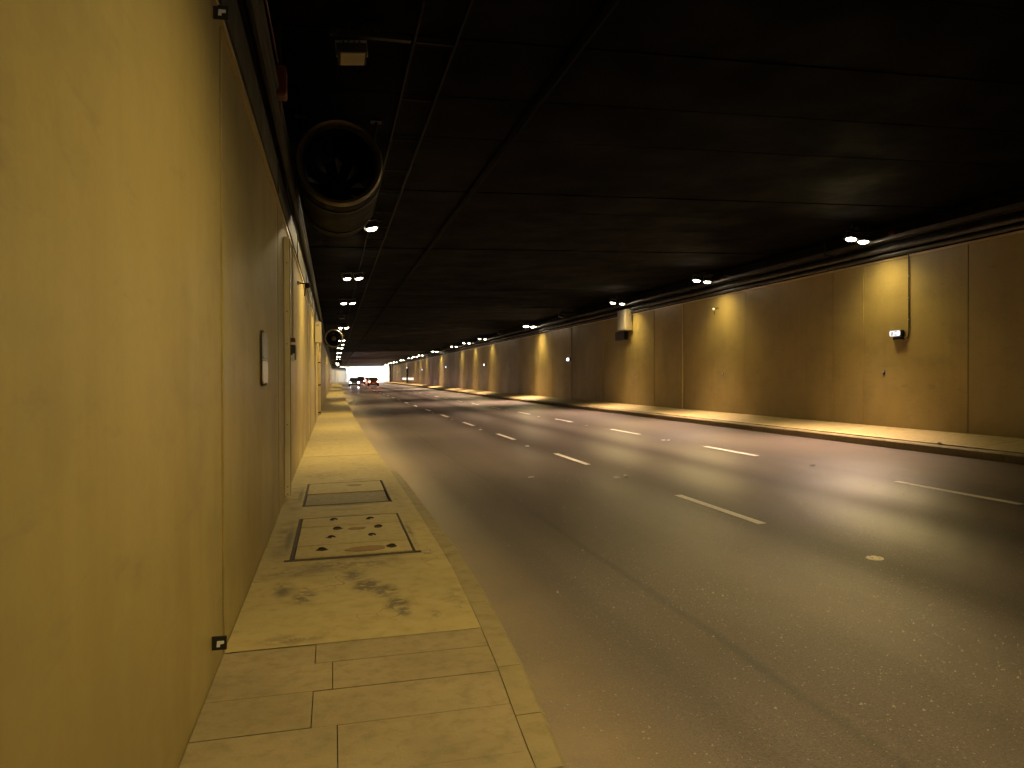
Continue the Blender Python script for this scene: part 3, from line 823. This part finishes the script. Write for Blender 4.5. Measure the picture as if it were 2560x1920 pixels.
# ================================================================== RIGHT WALL FITTINGS
t = thing('wall_cabinet', 'pale cabinet jutting from the top of the right wall with a dark shadow below', 'cabinet', (XR, 31.6, 3.80))
MB().box((-.17, .3, .46), (.34, 1.0, .92), bev=.015).build('body', grimy_mat('dull_cabinet_paint', (.30, .25, .15), (.24, .2, .12), .45), t)
MB().box((-.346, .3, .46), (.012, .92, .84), bev=.005).build('door', M_GREY, t)
MB().box((-.09, .95, -.2), (.18, 1.1, .38), bev=.012).build('lower_box', M_BLACK, t)  # black box added to deepen the shadow below the cabinet
MB().box((-.15, -.215, .66), (.06, .03, .12)).box((-.09, -.215, .58), (.1, .03, .03)).build('valve', M_BRIGHT, t)
MB().tube([(-.1, -.25, .4), (-.1, -.28, .8), (-.05, -.3, 1.0)], .025, 8).build('conduit', M_STEEL, t)
def exit_sign(label, x, y, z, near=False, s=1.0):
    t = thing('exit_sign', label, 'exit sign', (x + cx(y), y, z), -cdir(y), 'lit exit signs along the right wall')
    MB().box((-.063, 0, 0), (.11, .44 * s, .175 * s), bev=.018).build('housing', M_BLACK, t)
    rrect(-.2 * s, .2 * s, -.075 * s, .075 * s, .045 * s, .004, -.126).build('face', M_SIGNW if near else mat('far_sign_face', (.8, .8, .85), .4, emit=(.86, .88, 1), estr=1.6), t)
    t2 = MB()
    X = -.1275
    def q(pts):
        vs = [t2.bm.verts.new((X, -p[0] * s, p[1] * s)) for p in pts]; vs2 = [t2.bm.verts.new((X - .0015, -p[0] * s, p[1] * s)) for p in pts]
        t2.bm.faces.new(vs2); n = len(pts)
        for i in range(n): t2.bm.faces.new((vs[i], vs[(i + 1) % n], vs2[(i + 1) % n], vs2[i]))
    # running-figure panel: dark door edge, figure strokes
    q([(-.14, -.055), (-.125, -.055), (-.125, .055), (-.14, .055)])
    q([(-.14, -.055), (-.05, -.055), (-.05, -.045), (-.14, -.045)])
    q([(-.105, .02), (-.085, .045), (-.07, .03), (-.09, -.005)])
    q([(-.09, -.005), (-.075, .005), (-.045, -.03), (-.06, -.04)])
    q([(-.10, .005), (-.09, -.01), (-.115, -.035), (-.12, -.02)])
    # arrow panel: dark square with a pale arrow pointing right -> four dark corners
    q([(.0, .055), (.085, .055), (.06, .03), (.045, .045), (.02, .045), (.02, .022), (.0, .022)])
    q([(.0, -.055), (.0, -.022), (.02, -.022), (.02, -.042), (.045, -.042), (.06, -.028), (.085, -.055)])
    t2.build('pictogram', M_SIGNG, t)
    if near:
        MB().tube([(-.02, -.32, 2.05), (-.02, -.32, .0), (-.02, -.30, -.09), (-.02, -.24, -.135), (-.02, -.14, -.14)], .014, 8).build('conduit', M_IRON, t)
        for zz in (.3, .8, 1.3, 1.8): MB().box((-.018, -.32, zz), (.03, .05, .02)).build('clip', M_STEEL, t)
        MB().box((-.03, .0, -.115), (.06, .3, .06), bev=.008).build('battery_box', M_DSTEEL, t)
    return t
exit_sign('lit white exit sign with figure and arrow on the right wall, nearest and largest', XR, 15.2, 2.73, True, .86)
for i, (yy, zz) in enumerate([(40.6, 2.73), (65.1, 2.85), (88.5, 2.98), (113.4, 2.95), (158.5, 2.95), (183, 2.95)]):
    exit_sign('%s lit exit sign along the right wall, a small bright dot' % ORD[i + 1], XR, yy, zz)
for i, k in enumerate([2, 3, 4, 8, 9, 10, 12, 14, 15, 16]):
    y = k * SLOT + .2
    t = thing('wall_reflector', 'tiny round white reflector on the right wall, %s from the camera' % ORD[i], 'reflector', (XR + cx(y), y, 1.84 + rise(y) * .5), 0, 'tiny reflectors along the right wall')
    MB().cyl((0, 0, 0), (-.018, 0, 0), .04, seg=14).build('rim', M_BLACK, t)
    MB().cyl((-.018, 0, 0), (-.022, 0, 0), .027, seg=14).build('lens', M_REFL, t)
# cross-passage door far down the right wall
t = thing('emergency_door', 'dark emergency door with a lit sign above, far down the right wall', 'door', (XR + cx(138), 138, .75), -cdir(138))
MB().box((-.03, 0, 1.25), (.06, 1.6, 2.5)).build('leaf', M_UPPER, t)
for dy in (-.85, .85): MB().box((-.06, dy, 1.3), (.14, .1, 2.6)).build('frame', M_DSTEEL, t)
MB().box((-.06, 0, 2.65), (.14, 1.8, .1)).build('frame', M_DSTEEL, t)
MB().box((-.1, -.6, 1.1), (.1, .12, .03)).build('handle', M_STEEL, t)
exit_sign('lit exit sign over the dark emergency door far down the right wall', XR, 138, 3.5, s=1.6)
t = thing('wall_marking', 'row of glowing white blocks on the right wall either side of the emergency door', 'wall marking')
for i in range(13):
    y = 127.5 + i * 1.72
    if 136.5 < y < 139.5: continue
    MB().box((XR + cx(y) - .02, y, 1.55 + (i * 7 % 3) * .01), (.03, 1.15 if i % 3 else .8, .42)).build('block', mat('lit_wall_block', (.9, .9, .88), .5, emit=(1, .95, .85), estr=.3), t)  # unreadable white marks, emission added to brighten them

# ================================================================== FLOOR HATCHES
def zf(x, y): return zfoot(x, y)
def hatch_slab(x0, x1, y0, y1, m_, parent, g=.006, dz=0.0):
    return MB().prism([(x0, y0 + g, zf(x0, y0)), (x1, y0 + g, zf(x1, y0)), (x1, y1 - g, zf(x1, y1)), (x0, y1 - g, zf(x0, y1))], -.07, .002 + dz).build('slab', m_, parent)
def edge_strip(x0, x1, y0, y1, parent, name='frame'):
    MB().prism([(x0, y0, zfoot(x0, y0)), (x1, y0, zfoot(x1, y0)), (x1, y1, zfoot(x1, y1)), (x0, y1, zfoot(x0, y1))], -.06, .003).build(name, M_IRON, parent)
t = thing('floor_hatch', 'front floor hatch of four pale concrete slabs with iron lifting loops and rust stains', 'hatch')
x0, x1 = -.318, .655
for q in ((-.40, .72, 6.425, 6.485), (-.356, -.325, 6.49, 8.34), (.662, .678, 6.49, 8.34), (-.35, .67, 8.325, 8.348)): edge_strip(*q, t)
ysl = [6.525, 6.97, 7.42, 7.84, 8.315]
for i, (a, b) in enumerate(zip(ysl, ysl[1:])): hatch_slab(x0, x1, a, b, M_COVER, t, g=.009, dz=(i % 2) * .004)
for (x, y, a) in [(0., 8.16, 0), (.37, 8.1, .3), (.03, 7.68, .2), (.43, 7.65, .1), (-.02, 7.27, -.5), (.35, 7.25, -.4), (-.1, 6.78, -.5), (.49, 6.73, .4)]:
    z = zf(x, y) + .004
    L = MB()
    pts = []
    for i in range(9):
        q = i * math.pi / 8
        px, pz = .034 * math.cos(q), .013 * math.sin(q)
        pts.append((x + px * math.cos(a), y + px * math.sin(a) + pz * .5, z + pz))
    L.tube(pts, .008, 6).prism([(x + .046 * math.cos(j * math.pi / 4) + random.uniform(-.014, .014), y + .05 * math.sin(j * math.pi / 4) + random.uniform(-.012, .012)) for j in range(8)], z - .006, z + .002)
    L.build('lifting_loop', M_IRON, t)
for (x, y, rx, ry) in [(.22, 7.635, .085, .055), (.27, 6.7, .175, .1)]:
    MB().prism([(x + rx * math.cos(j * math.pi / 12) * random.uniform(.9, 1.08), y + ry * math.sin(j * math.pi / 12) * random.uniform(.9, 1.08), .02 * (rx * math.cos(j * math.pi / 12))) for j in range(24)], zf(x, y) + .002, zf(x, y) + .0075).build('rust_stain', M_RUST, t)
t = thing('floor_hatch', 'rear floor hatch with one pale and one dark worn concrete slab', 'hatch')
for q in ((-.36, .68, 9.152, 9.215), (-.358, -.336, 9.22, 11.07), (-.35, .67, 11.06, 11.078)): edge_strip(*q, t)
hatch_slab(-.33, .645, 9.24, 10.1, M_COVERD, t, dz=-.012)
hatch_slab(-.33, .645, 10.1, 11.06, M_COVER, t)
MB().box((.665, 10.1, .225), (.012, 1.9, .06)).build('frame', M_IRON, t)
MB().prism([(.28 + .1 * math.cos(j * math.pi / 6) * random.uniform(.8, 1.1), 10.72 + .1 * math.sin(j * math.pi / 6)) for j in range(12)], zf(.28, 10.7) + .002, zf(.28, 10.7) + .005).build('rust_stain', M_RUST, t)

# ================================================================== THINGS ON THE ROAD
t = thing('manhole_cover', 'small round pale metal cover set in the near right lane', 'manhole cover', (4.77, 5.94, zroad(4.77, 5.94)), 0)
MB().lathe([(0.0005, .012), (.06, .012), (.072, .008), (.076, 0), (.0005, 0)], axis='Z', seg=28).build('disc', mat('pale_disc', (.85, .76, .58), .6), t, True)
for i in range(4):
    a = i * math.pi / 2 + .4
    MB().box((.045 * math.cos(a), .045 * math.sin(a), .0135), (.02, .006, .003), rot=None).build('rib', M_STEEL, t)
def litter(name, label, x, y, kind):
    z = zroad(x, y)
    t = thing(name, label, 'litter', (x, y, z), random.uniform(0, 3))
    if kind == 'bottle':
        MB().tube([(-.07, 0, .022), (-.03, .004, .024), (.03, 0, .02), (.05, -.004, .016)], .022, 8).build('bottle_body', mat('bottle_plastic', (.6, .58, .45), .25), t, True)
        MB().cyl((.05, -.004, .016), (.085, -.012, .014), .011, seg=8).build('cap', M_REFL, t)
    else:
        pts = [(-.05, -.02), (.01, -.03), (.055, -.012), (.045, .025), (-.015, .03), (-.045, .018)]
        MB().prism([(a, b, random.uniform(0, .012)) for a, b in pts], .002, .016).build('crumpled_sheet', kind, t)
        MB().prism([(a * .5 + .02, b * .6, random.uniform(0, .012)) for a, b in pts], .017, .026).build('folded_corner', kind, t)
    return t
litter('plastic_bottle', 'crushed pale plastic bottle on the road between the lane dashes', 4.68, 11.75, 'bottle')
litter('litter', 'white and black scrap on the asphalt near the right lane line', 8.24, 11.86, M_REFL)
litter('litter', 'small pale scrap on the right lane line between two dashes', 8.12, 17.53, M_WHITE)
litter('litter', 'tiny pale chip on the asphalt left of the nearest dash', 3.21, 12.28, M_WHITE)
litter('litter', 'white scrap lying on the right footway kerb', 11.6, 12.6, M_REFL).location.z = zrf(11.6, 12.6)
g = MB()
for i in range(2600):
    x = random.choice((2.1, 3.0, 3.9, 3.9, 5.85, 7.4)) + random.gauss(0, .38); y = 2.4 + 12 * random.random() ** 1.6
    if x < 1.0 or x > 10: continue
    s = random.uniform(.0025, .007) if random.random() < .95 else random.uniform(.008, .013)
    z = zroad(x, y)
    vs = [g.bm.verts.new((x + s * random.uniform(.6, 1.2) * math.cos(a), y + s * random.uniform(.6, 1.2) * math.sin(a), z - .001)) for a in (0, 1.6, 3.1, 4.7)]
    tp = g.bm.verts.new((x, y, z + s * .9))
    for i2 in range(4): g.bm.faces.new((vs[i2], vs[(i2 + 1) % 4], tp))
o = stuff(g.build('grit', mat('grit_stone', (.42, .37, .28), .6)))
o['label'] = 'scattered pale grit and small stones lying on the near lanes'; o['category'] = 'grit'

# ================================================================== CARS
def make_car(label, x, y, paint, facing, lights_on=True, suv=False, brake=False):
    """facing +1 drives away from the camera, -1 comes towards it"""
    z = zroad(x, y)
    t = thing('car', label, 'car', (x + cx(y), y, z), (0 if facing > 0 else math.pi) - cdir(y))
    Wd, L, Ht = 1.76, 4.2, (1.62 if suv else 1.42)
    body = MB()
    hb = .92 if suv else .84
    secs = [(-L / 2, .62, .34, .62), (-L / 2 + .1, .80, .26, hb - .06), (-L / 2 + .7, .88, .2, hb + .02), (0, .88, .2, hb + .03), (L / 2 - .9, .88, .2, hb - .02), (L / 2 - .15, .82, .24, hb - .14), (L / 2, .66, .32, .58)]
    rings = []
    for yy, hw, zl, zh in secs:
        pr = [(-hw * .92, zl), (-hw, zl + .12), (-hw, zh - .14), (-hw * .9, zh), (hw * .9, zh), (hw, zh - .14), (hw, zl + .12), (hw * .92, zl)]
        rings.append([body.bm.verts.new((a, yy, b)) for a, b in pr])
    for A, B in zip(rings, rings[1:]):
        for i in range(8): body.bm.faces.new((A[i], A[(i + 1) % 8], B[(i + 1) % 8], B[i]))
    body.bm.faces.new(rings[0]); body.bm.faces.new(rings[-1][::-1])
    body.build('body', paint, t, True)
    cab = MB()
    b0, b1 = (-L / 2 + (.15 if suv else .25)), L / 2 - 1.15
    lo = [(-.80, b0), (.80, b0), (.80, b1), (-.80, b1)]
    hi = [(-.60, b0 + .35), (.60, b0 + .35), (.60, b1 - .75), (-.60, b1 - .75)]
    A = [cab.bm.verts.new((p[0], p[1], hb - .02)) for p in lo]; B = [cab.bm.verts.new((p[0], p[1], Ht - .05)) for p in hi]
    for i in range(4): cab.bm.faces.new((A[i], A[(i + 1) % 4], B[(i + 1) % 4], B[i]))
    cab.bm.faces.new(B)
    cab.build('windows', M_GLASS, t)
    MB().prism([(p[0] * 1.02, p[1] * 1.0) for p in hi], Ht - .05, Ht).build('roof', paint, t)
    for sx in (-1, 1):
        for yy in (-L / 2 + .8, L / 2 - .8):
            wmb = MB().cyl((sx * .68, yy, .31), (sx * .885, yy, .31), .31, seg=18).build('wheel', M_RUBBER, t, True)
            MB().cyl((sx * .886, yy, .31), (sx * .895, yy, .31), .2, seg=14).build('rim', M_STEEL, wmb)
        MB().box((sx * .95, L / 2 - 1.3, hb + .08), (.16, .1, .11), bev=.02).build('mirror', paint, t)
        for fb in (-1, 1):
            yl = fb * (L / 2 - .06)
            if fb > 0:
                lm = mat('headlight_lit', (1, 1, 1), .2, emit=(.92, .9, 1), estr=60) if facing < 0 and lights_on else M_REFL
                MB().ball((sx * .62, yl, .64), .12, 12, (1.1, .5, .75)).build('headlight', lm, t, True)
            else:
                lm = mat('taillight_lit', (.6, .02, .01), .3, emit=(1, .16, .08), estr=26)
                MB().box((sx * .66, yl, .72), (.2, .08, .16), bev=.02).build('taillight', lm, t)
                MB().box((sx * .66, yl - .012, .6), (.16, .07, .05), bev=.01).build('indicator', mat('indicator_orange', (.6, .2, .03), .3), t)
    for fb in (-1, 1):
        MB().box((0, fb * (L / 2 + .0), .42), (1.3, .14, .14), bev=.03).build('bumper', M_BLACK if suv else paint, t)
        MB().box((0, fb * (L / 2 + .07), .48), (.5, .012, .11)).build('number_plate', M_WHITE, t)
    MB().box((0, L / 2 - .03, .62), (.7, .06, .12), bev=.02).build('grille', M_BLACK, t)
    return t
make_car('dark silver car coming towards the camera with white headlights on', 3.15, 128, mat('paint_grey', (.12, .115, .12), .25, .5), -1)
make_car('dark orange-red hatchback driving away with red tail lights, nearest of the red cars', 6.2, 127, mat('paint_orange', (.16, .03, .012), .25, .2), 1, brake=True)
make_car('dark red taller car driving away beyond the headlights of the oncoming car', 5.45, 165, mat('paint_red', (.22, .02, .03), .25, .2), 1, suv=True)
make_car('farthest pale car driving out into the daylight, half hidden by the orange one', 7.6, 192, mat('paint_pale', (.5, .5, .5), .25, .3), 1)
